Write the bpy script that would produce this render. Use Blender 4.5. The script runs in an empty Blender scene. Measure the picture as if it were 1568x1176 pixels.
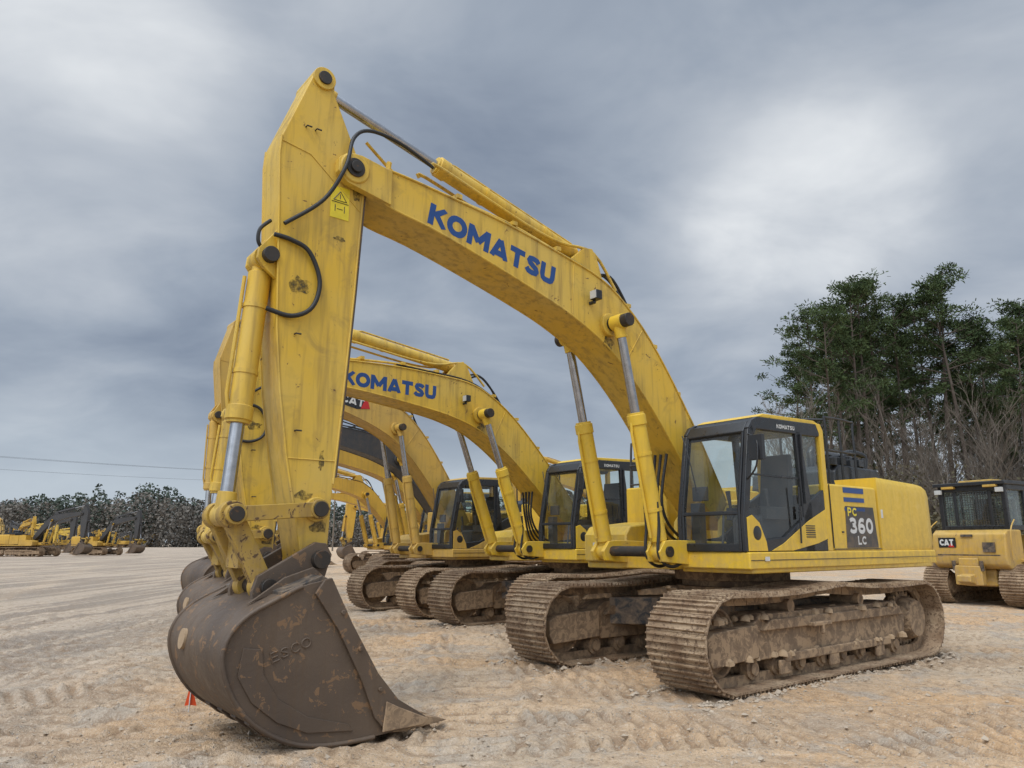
import bpy, bmesh, math, random
import numpy as np
from mathutils import Vector, Matrix
random.seed(7); np.random.seed(7)
SC=bpy.context.scene
COL=SC.collection
R=math.radians
# ------------------------------------------------------------------ materials
def newmat(name):
    m=bpy.data.materials.new(name); m.use_nodes=True
    nt=m.node_tree; nt.nodes.clear()
    out=nt.nodes.new('ShaderNodeOutputMaterial')
    b=nt.nodes.new('ShaderNodeBsdfPrincipled')
    nt.links.new(b.outputs[0],out.inputs[0])
    return m,nt,b,out
def N(nt,t,**kw):
    n=nt.nodes.new(t)
    for k,v in kw.items(): setattr(n,k,v)
    return n
def coords(nt,scale=(1,1,1)):
    tc=N(nt,'ShaderNodeTexCoord'); mp=N(nt,'ShaderNodeMapping')
    mp.inputs['Scale'].default_value=scale
    nt.links.new(tc.outputs['Object'],mp.inputs['Vector'])
    return mp.outputs[0]
def noise(nt,vec,scale,detail=4,rough=.55,dist=0):
    n=N(nt,'ShaderNodeTexNoise'); n.inputs['Scale'].default_value=scale
    n.inputs['Detail'].default_value=detail; n.inputs['Roughness'].default_value=rough
    n.inputs['Distortion'].default_value=dist
    nt.links.new(vec,n.inputs['Vector']); return n.outputs[0]
def mrange(nt,val,a,b,c=0.,d=1.):
    n=N(nt,'ShaderNodeMapRange'); n.inputs[1].default_value=a;n.inputs[2].default_value=b
    n.inputs[3].default_value=c;n.inputs[4].default_value=d
    nt.links.new(val,n.inputs[0]); return n.outputs[0]
def mixc(nt,fac,a,b):
    n=N(nt,'ShaderNodeMix',data_type='RGBA')
    def put(s,v):
        if isinstance(v,(tuple,list)): s.default_value=(*v[:3],1)
        elif isinstance(v,float): s.default_value=v
        else: nt.links.new(v,s)
    put(n.inputs[0],fac); put(n.inputs[6],a); put(n.inputs[7],b)
    return n.outputs[2]
def math_(nt,op,a,b=None):
    n=N(nt,'ShaderNodeMath',operation=op)
    for i,v in enumerate((a,b)):
        if v is None: continue
        if isinstance(v,(int,float)): n.inputs[i].default_value=v
        else: nt.links.new(v,n.inputs[i])
    return n.outputs[0]
def bump(nt,b,h,strength=.3,dist=.02):
    n=N(nt,'ShaderNodeBump'); n.inputs['Strength'].default_value=strength; n.inputs['Distance'].default_value=dist
    nt.links.new(h,n.inputs['Height']); nt.links.new(n.outputs[0],b.inputs['Normal'])
DUST=(.38,.265,.16)
def paint(name,col,dirt=.5,rough=.38,rustcol=(.10,.045,.02),chips=.68,metal=0.,dustz=True,fade=None,chipamt=.85,bmp=False,grime=.0):
    m,nt,b,_=newmat(name)
    v=coords(nt); vs=coords(nt,(6,6,.5))
    n1=noise(nt,v,1.1,2,.6); n2=noise(nt,vs,1.6,3,.65); n3=noise(nt,v,9,4,.7,.6)
    base=mixc(nt,mrange(nt,n1,.35,.66,0,.85),col,fade or tuple(c*.78 for c in col))
    streak=mrange(nt,n2,.48,.72,0,dirt*.85)
    base=mixc(nt,streak,base,tuple(.5*c+.5*d for c,d in zip(tuple(x*.5 for x in col),(.16,.10,.055))))
    if grime>0:
        n4=noise(nt,v,2.7,4,.7,.8)
        base=mixc(nt,mrange(nt,n4,.54,.74,0,grime),base,(.12,.085,.045))
    if dustz:
        sx=N(nt,'ShaderNodeSeparateXYZ'); nt.links.new(v,sx.inputs[0])
        zz=mrange(nt,sx.outputs[2],2.3,.3,.06,.75)
        base=mixc(nt,math_(nt,'MULTIPLY',zz,mrange(nt,n3,.38,.62,0,1)),base,DUST)
    ch=mrange(nt,n3,chips,chips+.03,0,chipamt)
    base=mixc(nt,ch,base,rustcol)
    nt.links.new(base,b.inputs['Base Color'])
    nt.links.new(mrange(nt,n3,.3,.7,rough-.05,rough+.25),b.inputs['Roughness'])
    b.inputs['Metallic'].default_value=metal
    if bmp: bump(nt,b,n3,.3,.015)
    return m
M_yel=paint('paint_yellow',(.63,.395,.030),.75,fade=(.59,.41,.085),chips=.655,grime=.38,rough=.40)
M_yelb=paint('paint_yellow_body',(.72,.465,.028),.32,.33,fade=(.66,.44,.05),chips=.71,grime=.15)
M_yel2=paint('paint_yellow_orange',(.58,.34,.035),.4)
M_cat=paint('paint_amber',(.55,.335,.055),.55,fade=(.49,.32,.08),grime=.3)
M_dkgrey=paint('paint_dark_grey',(.035,.037,.04),.25,.4,(.2,.16,.12),.7)
M_black=paint('paint_black',(.018,.02,.023),.12,.25,(.1,.09,.08),.78,dustz=False)
M_steel=paint('worn_dark_steel',(.078,.056,.041),.8,.5,(.24,.14,.07),.585,.12,dustz=False,fade=(.14,.10,.068),chipamt=.7,bmp=True,grime=0)
M_link=paint('greasy_bracket',(.46,.29,.04),.95,.55,(.07,.035,.02),.57,grime=.7)
M_pin=paint('pin_steel',(.05,.045,.04),.5,.4,(.12,.07,.04),.6,.5,dustz=False)
M_frame=paint('dusty_frame',(.13,.085,.052),.7,.75,(.34,.235,.14),.51,fade=(.21,.145,.09),bmp=True)
def simple(name,col,rough=.5,metal=0.,var=.75):
    m,nt,b,_=newmat(name)
    v=coords(nt); n=noise(nt,v,12,2)
    nt.links.new(mixc(nt,mrange(nt,n,.3,.7,0,.5),col,tuple(c*var for c in col)),b.inputs['Base Color'])
    b.inputs['Roughness'].default_value=rough; b.inputs['Metallic'].default_value=metal
    return m
M_rub=simple('rubber',(.018,.018,.018),.55)
M_chrome=simple('chrome',(.46,.46,.47),.24,1.,.5)
M_blue=simple('blue_vinyl',(.014,.062,.22),.4)
M_white=simple('white_vinyl',(.62,.62,.60),.45)
M_label=simple('label_yellow',(.75,.6,.03),.4)
M_redv=simple('red_vinyl',(.5,.02,.02),.4)
M_seat=simple('seat_fabric',(.05,.05,.055),.85)
M_lens=simple('lamp_lens',(.5,.5,.48),.1)
M_orange=simple('flag_orange',(.75,.09,.02),.5)
M_wood=simple('weathered_wood',(.16,.13,.10),.85)
def glassm():
    m,nt,b,out=newmat('glass'); nt.nodes.remove(b)
    t=N(nt,'ShaderNodeBsdfTransparent'); t.inputs[0].default_value=(.88,.93,.91,1)
    g=N(nt,'ShaderNodeBsdfGlossy'); g.inputs['Roughness'].default_value=.02
    lw=N(nt,'ShaderNodeLayerWeight'); lw.inputs[0].default_value=.5
    d=N(nt,'ShaderNodeBsdfDiffuse'); d.inputs[0].default_value=(.38,.34,.28,1)
    mx=N(nt,'ShaderNodeMixShader'); mx2=N(nt,'ShaderNodeMixShader')
    nt.links.new(mrange(nt,math_(nt,'POWER',lw.outputs['Facing'],4.),0,1,.06,.85),mx.inputs[0])
    nt.links.new(t.outputs[0],mx.inputs[1]); nt.links.new(g.outputs[0],mx.inputs[2])
    nz=noise(nt,coords(nt),3,3)
    nt.links.new(mrange(nt,nz,.42,.7,.01,.07),mx2.inputs[0])
    nt.links.new(mx.outputs[0],mx2.inputs[1]); nt.links.new(d.outputs[0],mx2.inputs[2])
    nt.links.new(mx2.outputs[0],out.inputs[0]); return m
M_glass=glassm()
def greasem():
    m,nt,b,out=newmat('grease_film'); b.inputs['Base Color'].default_value=(.07,.055,.02,1); b.inputs['Roughness'].default_value=.35
    t=N(nt,'ShaderNodeBsdfTransparent'); mx=N(nt,'ShaderNodeMixShader'); n=noise(nt,coords(nt),14,4,.7)
    nt.links.new(mrange(nt,n,.38,.62,.0,.85),mx.inputs[0]); nt.links.new(t.outputs[0],mx.inputs[1]); nt.links.new(b.outputs[0],mx.inputs[2]); nt.links.new(mx.outputs[0],out.inputs[0]); return m
M_grease=greasem()
def shoem():
    m,nt,b,_=newmat('track_shoe_steel')
    v=coords(nt); n1=noise(nt,v,2.5,3,.6); n2=noise(nt,v,20,4,.7)
    c=mixc(nt,mrange(nt,n1,.38,.62),(.24,.155,.09),(.42,.31,.20))
    c=mixc(nt,mrange(nt,n2,.49,.60,0,.8),c,(.115,.068,.04))
    nt.links.new(c,b.inputs['Base Color']); b.inputs['Roughness'].default_value=.8
    b.inputs['Metallic'].default_value=.1
    bump(nt,b,n2,.6,.025); return m
M_shoe=shoem()
M_mud=simple('dried_mud',(.38,.27,.165),.95)
# ------------------------------------------------------------------ mesh helper
class M:
    def __init__(s): s.v=[];s.f=[]
    def add(s,vs,fs):
        o=len(s.v); s.v+= [tuple(x) for x in vs]; s.f+=[tuple(i+o for i in f) for f in fs]; return s
    def box(s,c,d,rot=None):
        x,y,z=[k/2 for k in d]; vs=[Vector((a*x,b*y,e*z)) for a in(-1,1) for b in(-1,1) for e in(-1,1)]
        if rot is not None: vs=[rot@q for q in vs]
        c=Vector(c); vs=[q+c for q in vs]
        return s.add(vs,[(0,1,3,2),(4,6,7,5),(0,4,5,1),(2,3,7,6),(0,2,6,4),(1,5,7,3)])
    def prism(s,pts,y0,y1):
        n=len(pts); vs=[(p[0],y0,p[1]) for p in pts]+[(p[0],y1,p[1]) for p in pts]
        return s.add(vs,[tuple(range(n)),tuple(range(2*n-1,n-1,-1))]+[(i,(i+1)%n,n+(i+1)%n,n+i) for i in range(n)])
    def sheet(s,pts,y): return s.add([(p[0],y,p[1]) for p in pts],[tuple(range(len(pts)))])
    def plan(s,pts,z0,z1):
        n=len(pts); vs=[(p[0],p[1],z0) for p in pts]+[(p[0],p[1],z1) for p in pts]
        return s.add(vs,[tuple(range(n)),tuple(range(2*n-1,n-1,-1))]+[(i,(i+1)%n,n+(i+1)%n,n+i) for i in range(n)])
    def tube(s,pts,r,seg=12,caps=True):
        pts=[Vector(p) for p in pts]; n=len(pts)
        rs=r if isinstance(r,(list,tuple)) else [r]*n
        t0=(pts[1]-pts[0]).normalized()
        up=Vector((0,0,1)) if abs(t0.z)<.9 else Vector((1,0,0))
        nn=t0.cross(up).normalized(); vs=[]
        for i,p in enumerate(pts):
            t=(pts[min(i+1,n-1)]-pts[max(i-1,0)]).normalized()
            nn=(nn-t*nn.dot(t)).normalized(); bb=t.cross(nn)
            for k in range(seg):
                a=2*math.pi*k/seg; vs.append(p+(nn*math.cos(a)+bb*math.sin(a))*rs[i])
        fs=[(i*seg+k,i*seg+(k+1)%seg,(i+1)*seg+(k+1)%seg,(i+1)*seg+k) for i in range(n-1) for k in range(seg)]
        if caps: fs+=[tuple(range(seg)),tuple(range((n-1)*seg,n*seg))[::-1]]
        return s.add(vs,fs)
    def pin(s,x,z,r,y0,y1,seg=20): return s.tube([(x,y0,z),(x,y1,z)],r,seg)
    def lathe(s,x,z,prof,seg=28):  # prof (r,y)
        vs=[];n=len(prof)
        for k in range(seg):
            a=2*math.pi*k/seg
            for r,y in prof: vs.append((x+r*math.cos(a),y,z+r*math.sin(a)))
        fs=[(k*n+i,k*n+i+1,((k+1)%seg)*n+i+1,((k+1)%seg)*n+i) for k in range(seg) for i in range(n-1)]
        return s.add(vs,fs)
    def obj(s,name,mat,parent=None,bevel=0.,ang=38):
        me=bpy.data.meshes.new(name); me.from_pydata(s.v,[],s.f)
        bm=bmesh.new(); bm.from_mesh(me)
        bmesh.ops.recalc_face_normals(bm,faces=bm.faces)
        ca=R(ang)
        for f in bm.faces: f.smooth=True
        for e in bm.edges:
            if len(e.link_faces)!=2 or e.calc_face_angle(0)>ca: e.smooth=False
        bm.to_mesh(me); bm.free()
        me.materials.append(mat)
        o=bpy.data.objects.new(name,me); COL.objects.link(o)
        if parent: o.parent=parent
        if bevel>0:
            b=o.modifiers.new('bevel','BEVEL'); b.width=bevel; b.segments=2; b.limit_method='ANGLE'; b.angle_limit=R(40); b.harden_normals=True
        return o
def smoothpath(pts,n=6):
    P=[Vector(p) for p in pts]; out=[]
    for i in range(len(P)-1):
        a=P[max(i-1,0)];b=P[i];c=P[i+1];d=P[min(i+2,len(P)-1)]
        for k in range(n):
            t=k/n; out.append(.5*((2*b)+(c-a)*t+(2*a-5*b+4*c-d)*t*t+(3*b-a-3*c+d)*t**3))
    out.append(P[-1]); return out
# stroke lettering
def ell(cx,cy,rx,ry,n=24): return [(cx+rx*math.cos(2*math.pi*k/n),cy+ry*math.sin(2*math.pi*k/n)) for k in range(n+1)]
GL={'K':(.88,[[(.13,0),(.13,1)],[(.74,1.0),(.26,.50)],[(.32,.60),(.78,.0)]]),
'O':(1.04,[ell(.50,.5,.37,.375)]),
'M':(1.20,[[(.13,0),(.13,1)],[(1.01,0),(1.01,1)],[(.15,.90),(.57,.28)],[(.99,.90),(.57,.28)]]),
'A':(1.04,[[(.12,0),(.49,.96)],[(.86,0),(.49,.96)],[(.28,.25),(.70,.25)]]),
'T':(.90,[[(.0,.86),(.82,.86)],[(.41,.82),(.41,0)]]),
'E':(.80,[[(.12,0),(.12,1)],[(.13,.88),(.70,.88)],[(.13,.5),(.62,.5)],[(.13,.12),(.70,.12)]]),
'S':(.86,[[(.72,.72),(.62,.83),(.42,.87),(.23,.83),(.17,.71),(.24,.61),(.42,.51),(.60,.41),(.67,.29),(.60,.17),(.40,.13),(.20,.17),(.08,.30)]]),
'U':(.94,[[(.13,1),(.13,.38),(.18,.21),(.28,.145),(.43,.13),(.58,.145),(.68,.21),(.73,.38),(.73,1)]]),
'C':(.88,[[(.76,.72),(.66,.83),(.46,.87),(.29,.81),(.16,.66),(.13,.5),(.16,.34),(.29,.19),(.46,.13),(.66,.17),(.76,.28)]]),
'P':(.8,[[(.11,0),(.11,1)],[(.12,.88),(.45,.88),(.59,.82),(.63,.69),(.59,.55),(.45,.48),(.12,.48)]]),
'L':(.72,[[(.11,1),(.11,0)],[(.12,.12),(.64,.12)]]),
'3':(.8,[[(.10,.78),(.2,.86),(.38,.88),(.55,.82),(.59,.70),(.52,.57),(.32,.52)],[(.32,.53),(.55,.46),(.63,.30),(.57,.17),(.38,.12),(.18,.14),(.08,.24)]]),
'6':(.8,[[(.64,.80),(.52,.87),(.36,.86),(.22,.74),(.14,.5),(.14,.32)],ell(.39,.31,.25,.20)]),
'0':(.82,[ell(.40,.5,.27,.375)])}
def letters(name,body,h,L,mat,root,origin,xdir,th=.2,lift=0.0,raised=False):
    tot=sum(GL[c][0] for c in body); k=L/tot; m=M()
    X=Vector(xdir).normalized();Y=Vector((0,0,1));Y=(Y-X*Y.dot(X)).normalized();Z=X.cross(Y);O=Vector(origin)
    cx=0;layer=0
    for c in body:
        w,st=GL[c]
        for pl in st:
            layer=(layer+1)%4
            pts=[Vector(((cx+p[0])*k,p[1]*h)) for p in pl]; n=len(pts); closed=(pts[0]-pts[-1]).length<1e-5
            wd=th*h*.5; vs=[]
            if raised:
                m.tube([O+X*q.x+Y*q.y for q in pts],wd,6); continue
            for i in range(n):
                a=pts[i-1] if i>0 else (pts[-2] if closed else None); b=pts[i+1] if i<n-1 else (pts[1] if closed else None)
                d=Vector((0,0))
                if a is not None: d+=(pts[i]-a).normalized()
                if b is not None: d+=(b-pts[i]).normalized()
                d.normalize(); nn=Vector((-d.y,d.x))
                for s in (1,-1):
                    q=pts[i]+nn*wd*s; q.y=min(max(q.y,0),h); vs.append(O+X*q.x+Y*q.y+Z*(lift+.0004*layer))
            m.add(vs,[(2*i,2*i+1,2*i+3,2*i+2) for i in range(n-1)])
        cx+=w
    me=bpy.data.meshes.new(name); me.from_pydata(m.v,[],m.f); me.materials.append(mat)
    o=bpy.data.objects.new(name,me); COL.objects.link(o); o.parent=root; return o
def empty(name,loc,yaw):
    e=bpy.data.objects.new(name,None); COL.objects.link(e); e.location=loc; e.rotation_euler=(0,0,yaw); e.empty_display_size=.5
    return e
# ------------------------------------------------------------------ tracks
def track(root,tag,yc,half,xF,xR,r,rz,mat=M_shoe,pitch=.216,zb=.045,gr=.034):
    pts=[]
    cF=(xF,zb+r); cR=(xR,zb+r)
    for i in range(40): t=i/40; pts.append((xR+(xF-xR)*t,zb))
    for i in range(24): a=-math.pi/2+math.pi*i/24; pts.append((cF[0]+r*math.cos(a),cF[1]+r*math.sin(a)))
    for i in range(40):
        t=i/40; sag=.05*abs(math.sin(t*math.pi*2.0))-rz*math.sin(t*math.pi)
        pts.append((xF+(xR-xF)*t,zb+2*r-sag))
    for i in range(24): a=math.pi/2+math.pi*i/24; pts.append((cR[0]+r*math.cos(a),cR[1]+r*math.sin(a)))
    P=np.array(pts+[pts[0]]); seg=np.hypot(*(P[1:]-P[:-1]).T); cum=np.r_[0,np.cumsum(seg)]; L=cum[-1]
    n=int(round(L/pitch)); m=M(); ml=M()
    for i in range(n):
        s0=L*i/n; s1=(s0+L/n)
        a=np.array([np.interp(s0,cum,P[:,0]),np.interp(s0,cum,P[:,1])]); b=np.array([np.interp(s1%L,cum,P[:,0]),np.interp(s1%L,cum,P[:,1])])
        c=(a+b)/2; t=(b-a); t/=np.hypot(*t)
        jit=random.uniform(-.006,.006); tl=random.uniform(-.025,.025); t=(t[0]-tl*t[1],t[1]+tl*t[0]); nrm=(t[1],-t[0])
        def w(lx,ly,lz): 
            return (c[0]+t[0]*lx+nrm[0]*lz, yc+ly+jit, c[1]+t[1]*lx+nrm[1]*lz)
        def bx(M_,x0,x1,y0,y1,z0,z1,tp=0):
            vs=[w(x0,y0,z0),w(x0,y1,z0),w(x1,y0,z0),w(x1,y1,z0),w(x0+tp,y0,z1),w(x0+tp,y1,z1),w(x1-tp,y0,z1),w(x1-tp,y1,z1)]
            M_.add(vs,[(0,1,3,2),(4,6,7,5),(0,4,5,1),(2,3,7,6),(0,2,6,4),(1,5,7,3)])
        hp=pitch*.49
        bx(m,-hp,hp,-half,half,-.012,.010)
        for gx in (-.075,.0,.075):
            bx(m,gx-.013,gx+.013,-half+.006,half-.006,.010,.010+gr*(1.0 if gx<=0 else .85)*random.uniform(.85,1.05),.005)
        bx(ml,-hp*1.08,hp*1.08,-.13,-.08,-.115,-.012); bx(ml,-hp*1.08,hp*1.08,.08,.13,-.115,-.012)
    m.obj('track_shoes_'+tag,mat,root); ml.obj('track_links_'+tag,M_frame,root)
def undercarriage(root,half=.4,yc=1.26):
    for sgn,tag in ((1,'left'),(-1,'right')):
        y=sgn*yc
        track(root,tag,y,half,2.34,-2.36,.495,.045)
        fr=M()
        fr.prism([(-1.95,.30),(1.62,.30),(1.78,.42),(1.78,.66),(1.55,.80),(-1.75,.80),(-2.0,.62)],y-.21,y+.21)
        fr.prism([(1.70,.34),(2.55,.30),(2.62,.42),(2.62,.60),(2.50,.66),(1.70,.70)],y-.26,y+.26)
        fr.prism([(-1.85,.62),(1.6,.62),(1.45,.74),(-1.7,.74)],y-.27,y+.27)
        fr.box((-.1,y+sgn*.25,.30),(2.6,.05,.10))
        fr.box((.45,y+sgn*.30,.64),(.42,.10,.05)); fr.box((.45,y+sgn*.33,.58),(.05,.05,.12))
        for gx in (1.2,.1,-1.1): fr.box((gx,y+sgn*.25,.20),(.22,.04,.16))
        fr.obj('track_frame_'+tag,M_frame,root,.015)
        rl=M()
        for i in range(8):
            x=-1.72+i*.49
            rl.lathe(x,.215,[(0,y-.2),(.07,y-.2),(.07,y-.17),(.115,y-.165),(.115,y-.06),(.085,y-.05),(.085,y+.05),(.115,y+.06),(.115,y+.165),(.07,y+.17),(.07,y+.2),(0,y+.2)],18)
        for x in (.9,-.8):
            rl.lathe(x,.86,[(0,y-.2),(.08,y-.2),(.08,y+.2),(0,y+.2)],16); rl.box((x,y,.80),(.12,.1,.16))
        rl.obj('rollers_'+tag,M_frame,root)
        w=M(); w.lathe(2.30,.53,[(0,y-.12),(.12,y-.12),(.14,y-.07),(.33,y-.06),(.36,y-.11),(.385,y-.11),(.385,y-.05),(.40,y-.04),(.40,y+.04),(.385,y+.05),(.385,y+.11),(.36,y+.11),(.33,y+.06),(.14,y+.07),(.12,y+.12),(0,y+.12)],36)
        w.obj('idler_'+tag,M_frame,root)
        sp=M() 
        T=22; pr=[]
        for k in range(T*4):
            a=2*math.pi*k/(T*4); rr=.40 if k%4 in(0,1) else .345
            pr.append((-2.34+rr*math.cos(a),.53+rr*math.sin(a)))
        sp.prism(pr,y-.045,y+.045)
        sp.lathe(-2.34,.53,[(0,y-.15),(.3,y-.15),(.30,y+sgn*.02-.02),(.30,y+.12),(.27,y+.20),(.25,y+.24),(0,y+.24)] if sgn>0 else [(0,y-.24),(.25,y-.24),(.27,y-.2),(.3,y-.12),(.3,y+.15),(0,y+.15)],32)
        for k in range(12):
            a=2*math.pi*k/12; sp.pin(-2.34+.26*math.cos(a),.53+.26*math.sin(a),.018,y+sgn*.1,y+sgn*.222,6)
        sp.prism([(-2.05,.40),(-1.9,.40),(-1.9,.72),(-2.1,.70)],y-.15,y+.15)
        sp.obj('sprocket_'+tag,M_frame,root)
        mud=M(); rr_=random.Random(31+sgn)
        for i in range(90):
            x=rr_.uniform(-1.8,2.5); yy=y+sgn*rr_.uniform(.05,.27); z0=.76 if rr_.random()<.55 else .335; r0=rr_.uniform(.015,.055)
            mud.tube([(x,yy,z0-.02),(x+rr_.uniform(-.01,.01),yy,z0+r0*.5),(x,yy,z0+r0)],[r0*1.3,r0*1.1,r0*.4],7)
        mud.obj('caked_mud_'+tag,M_mud,root)
    cb=M()
    cb.plan([(1.0,.55),(1.45,1.06),(1.0,1.06),(.5,.85),(-.5,.85),(-1.0,1.06),(-1.45,1.06),(-1.0,.55),(-1.0,-.55),(-1.45,-1.06),(-1.0,-1.06),(-.5,-.85),(.5,-.85),(1.0,-1.06),(1.45,-1.06),(1.0,-.55)],.48,.86)
    cb.obj('carbody',M_dkgrey,root,.02)
    tt=M(); tt.tube([(0,0,.84),(0,0,1.02)],.78,40); tt.tube([(0,0,1.02),(0,0,1.10)],.70,40); tt.tube([(0,0,1.10),(0,0,1.24)],.80,40)
    tt.obj('slew_ring',M_frame,root,.01)
# ------------------------------------------------------------------ pose mapping
def rot2(p,c,a):
    x=(p[0]-c[0]);z=(p[1]-c[1]); ca,sa=math.cos(a),math.sin(a)
    return (x*ca-z*sa,x*sa+z*ca)
FOOT=(.35,1.95); PA=(6.33,5.29); KP=(6.48,1.46)
def poses(a,b,c,al):
    a,b,c=R(a),R(b),R(c)
    def B(p): q=rot2(p,FOOT,a); return (q[0]+FOOT[0],q[1]+FOOT[1])
    pa=B(PA)
    def A(p):
        q=(p[0],PA[1]+(p[1]-PA[1])*(al if p[1]<PA[1] else 1)); q=rot2(q,PA,b); return (q[0]+pa[0],q[1]+pa[1])
    kp=A(KP)
    def K(p): q=rot2(p,KP,c); return (q[0]+kp[0],q[1]+kp[1])
    return B,A,K
def v3(p,y): return (p[0],y,p[1])
def lerp(a,b,t): return tuple(x+(y-x)*t for x,y in zip(a,b))
def cylinder(root,name,p0,p1,frac,rb,rr,mat):
    p0=Vector(p0);p1=Vector(p1);m=p0.lerp(p1,frac); d=(p1-p0).normalized()
    b=M(); b.tube([p0,p0+d*.12,p0+d*.14,m-d*.16,m-d*.155,m-d*.03,m-d*.025,m],[rb*.7,rb*.75,rb,rb,rb*1.14,rb*1.14,rb*.98,rb*.98],24)
    b.tube([p0+Vector((0,-rb*.9,0)),p0+Vector((0,rb*.9,0))],rb*1.05,20)
    b.obj(name+'_barrel',mat,root,.004)
    s=M(); n=Vector((-d.z,0,d.x)); 
    if n.dot(Vector((1,0,.3)))<0: n=-n
    s.tube([p0+d*.2+n*(rb+.03),m-d*.25+n*(rb+.03),m-d*.12+n*(rb+.0)],.018,8)
    for t in (.3,.7): 
        q=p0.lerp(m,t); s.tube([q-d*.02,q+d*.02],rb*1.08,20)
    s.obj(name+'_line',mat,root)
    r=M(); r.tube([m,p1],rr,16); r.obj(name+'_rod',M_chrome,root)
    e=M(); e.tube([p1+Vector((0,-rb*.85,0)),p1+Vector((0,rb*.85,0))],rb*.95,20); e.tube([p1-d*.2,p1],[rr*1.3,rr*1.5],16)
    e.obj(name+'_rod_eye',mat,root,.004)
def excavator(name,loc,yaw,pose=(0,0,0,1),pb=M_yel,pbody=M_yelb,parm=None,brand='K',hi=True):
    root=empty(name,loc,yaw); parm=parm or pb
    B,A,K=poses(*pose)
    undercarriage(root)
    # ---- boom
    top=[(6.12,5.42),(5.85,5.42),(5.37,5.38),(4.33,5.26),(3.29,5.06),(2.85,4.95),(2.5,4.78),(2.04,4.42),(1.61,3.94),(1.1,3.25),(.75,2.72),(.42,2.18)]
    bot=[(.22,2.06),(.18,1.88),(.34,1.78),(.60,1.88),(1.0,2.22),(1.5,2.85),(1.9,3.32),(2.3,3.72),(2.74,4.06),(3.2,4.29),(3.7,4.47),(4.65,4.74),(5.38,4.92),(5.85,5.0),(6.12,5.1)]
    tp_=smoothpath([(p[0],0,p[1]) for p in top],3); bt_=smoothpath([(p[0],0,p[1]) for p in bot],3)
    poly=[B((p[0],p[2])) for p in tp_]+[B((p[0],p[2])) for p in bt_]
    b=M(); b.prism(poly,-.28,.28); b.obj('boom',pb,root,.012,25)
    e=M()
    ear=[(5.9,5.40),(6.25,5.46),(6.40,5.45),(6.50,5.36),(6.50,5.22),(6.40,5.12),(6.2,5.08),(5.9,5.02)]
    for y in (-.325,.235): e.prism([B(p) for p in ear],y,y+.09)
    e.obj('boom_nose',pb,root,.008)
    wl=M()
    for y in (-.295,.275):
        for seq in (top,bot[4:]):
            pts=[v3(B(p),y+.01) for p in seq]; wl.tube(smoothpath(pts,3),.013,6)
    for xs_ in ((3.28,5.04,3.32,4.37),(2.05,4.38,2.42,3.86)):
        wl.tube([v3(B(xs_[:2]),.281),v3(B(xs_[2:]),.281)],.007,6)
    wl.obj('boom_edge_welds',pb,root)
    pn=M()
    q=B(PA); pn.pin(q[0],q[1],.10,-.36,.36); pn.pin(q[0],q[1],.06,-.39,.39)
    q=B((2.70,4.33)); pn.pin(q[0],q[1],.085,-.66,.66); 
    q=A((6.66,6.22)); pn.pin(q[0],q[1],.07,-.255,.255)
    q=A((7.07,4.22)); pn.pin(q[0],q[1],.075,-.24,.24)
    q=A((6.50,1.90)); pn.pin(q[0],q[1],.07,-.355,.355)
    q=A((7.24,1.84)); pn.pin(q[0],q[1],.065,-.35,.35)
    q=K(KP); pn.pin(q[0],q[1],.08,-.38,.38)
    q=K((6.93,1.24)); pn.pin(q[0],q[1],.07,-.37,.37)
    pn.obj('pins',M_pin,root,.006)
    bs=M()
    q=B(PA); bs.lathe(q[0],q[1],[(.10,-.345),(.15,-.345),(.16,-.33),(.16,.33),(.15,.345),(.10,.345)])
    q=B((2.70,4.33)); bs.pin(q[0],q[1],.15,-.34,.34,28)
    q=A((6.66,6.22)); bs.pin(q[0],q[1],.12,-.235,.235,28)
    q=A((6.50,1.90)); bs.pin(q[0],q[1],.11,-.25,.25,24)
    q=A(KP); bs.pin(q[0],q[1],.125,-.24,.24,24)
    bs.obj('pin_bosses',parm,root,.008)
    # ---- arm
    ap=[(6.60,6.33),(6.54,6.25),(6.54,6.10),(6.25,5.49),(6.16,5.30),(6.17,5.10),(6.22,4.01),(6.28,3.02),(6.34,2.14),(6.36,1.60),(6.37,1.42),(6.44,1.35),(6.54,1.35),(6.61,1.45),(6.70,1.9),(6.80,2.35),(6.90,2.94),(6.97,3.54),(7.02,4.55),(7.06,5.25),(7.05,5.45),(6.80,6.15),(6.76,6.28),(6.69,6.34)]
    am=M(); am.prism([A(p) for p in ap],-.21,.21); am.obj('arm',parm,root,.012)
    ae=M()
    for y in (-.215,.205):
        ae.tube([v3(A(p),y+.005) for p in ap[3:9]],.012,6); ae.tube([v3(A(p),y+.005) for p in ap[14:21]],.012,6)
    ae.tube([v3(A((6.20,4.9)),.212),v3(A((6.75,5.35)),.212),v3(A((7.04,5.40)),.212)],.006,6)
    ae.tube([v3(A((6.33,2.35)),.212),v3(A((6.79,2.35)),.212)],.006,6)
    ae.obj('arm_edge_welds',parm,root)
    rp_=M(); rp_.prism([A(p) for p in [(6.165,5.12),(6.215,4.01),(6.275,3.02),(6.33,2.2),(6.30,2.2),(6.245,3.02),(6.185,4.01),(6.13,5.12)]],-.20,.20)
    rp_.obj('arm_underside_plate',M_steel if hi else parm,root)
    br=M()
    for y in (-.17,.12):
        br.prism([A(p) for p in [(6.98,4.55),(7.08,4.40),(7.17,4.28),(7.18,4.18),(7.12,4.10),(6.98,4.0)]],y,y+.05)
    for y in (-.17,.10): br.prism([B(p) for p in [(3.35,5.04),(2.98,5.36),(2.84,5.38),(2.76,5.28),(2.6,4.8)]],y,y+.07)
    br.obj('cylinder_brackets',pb,root,.006)
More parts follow.
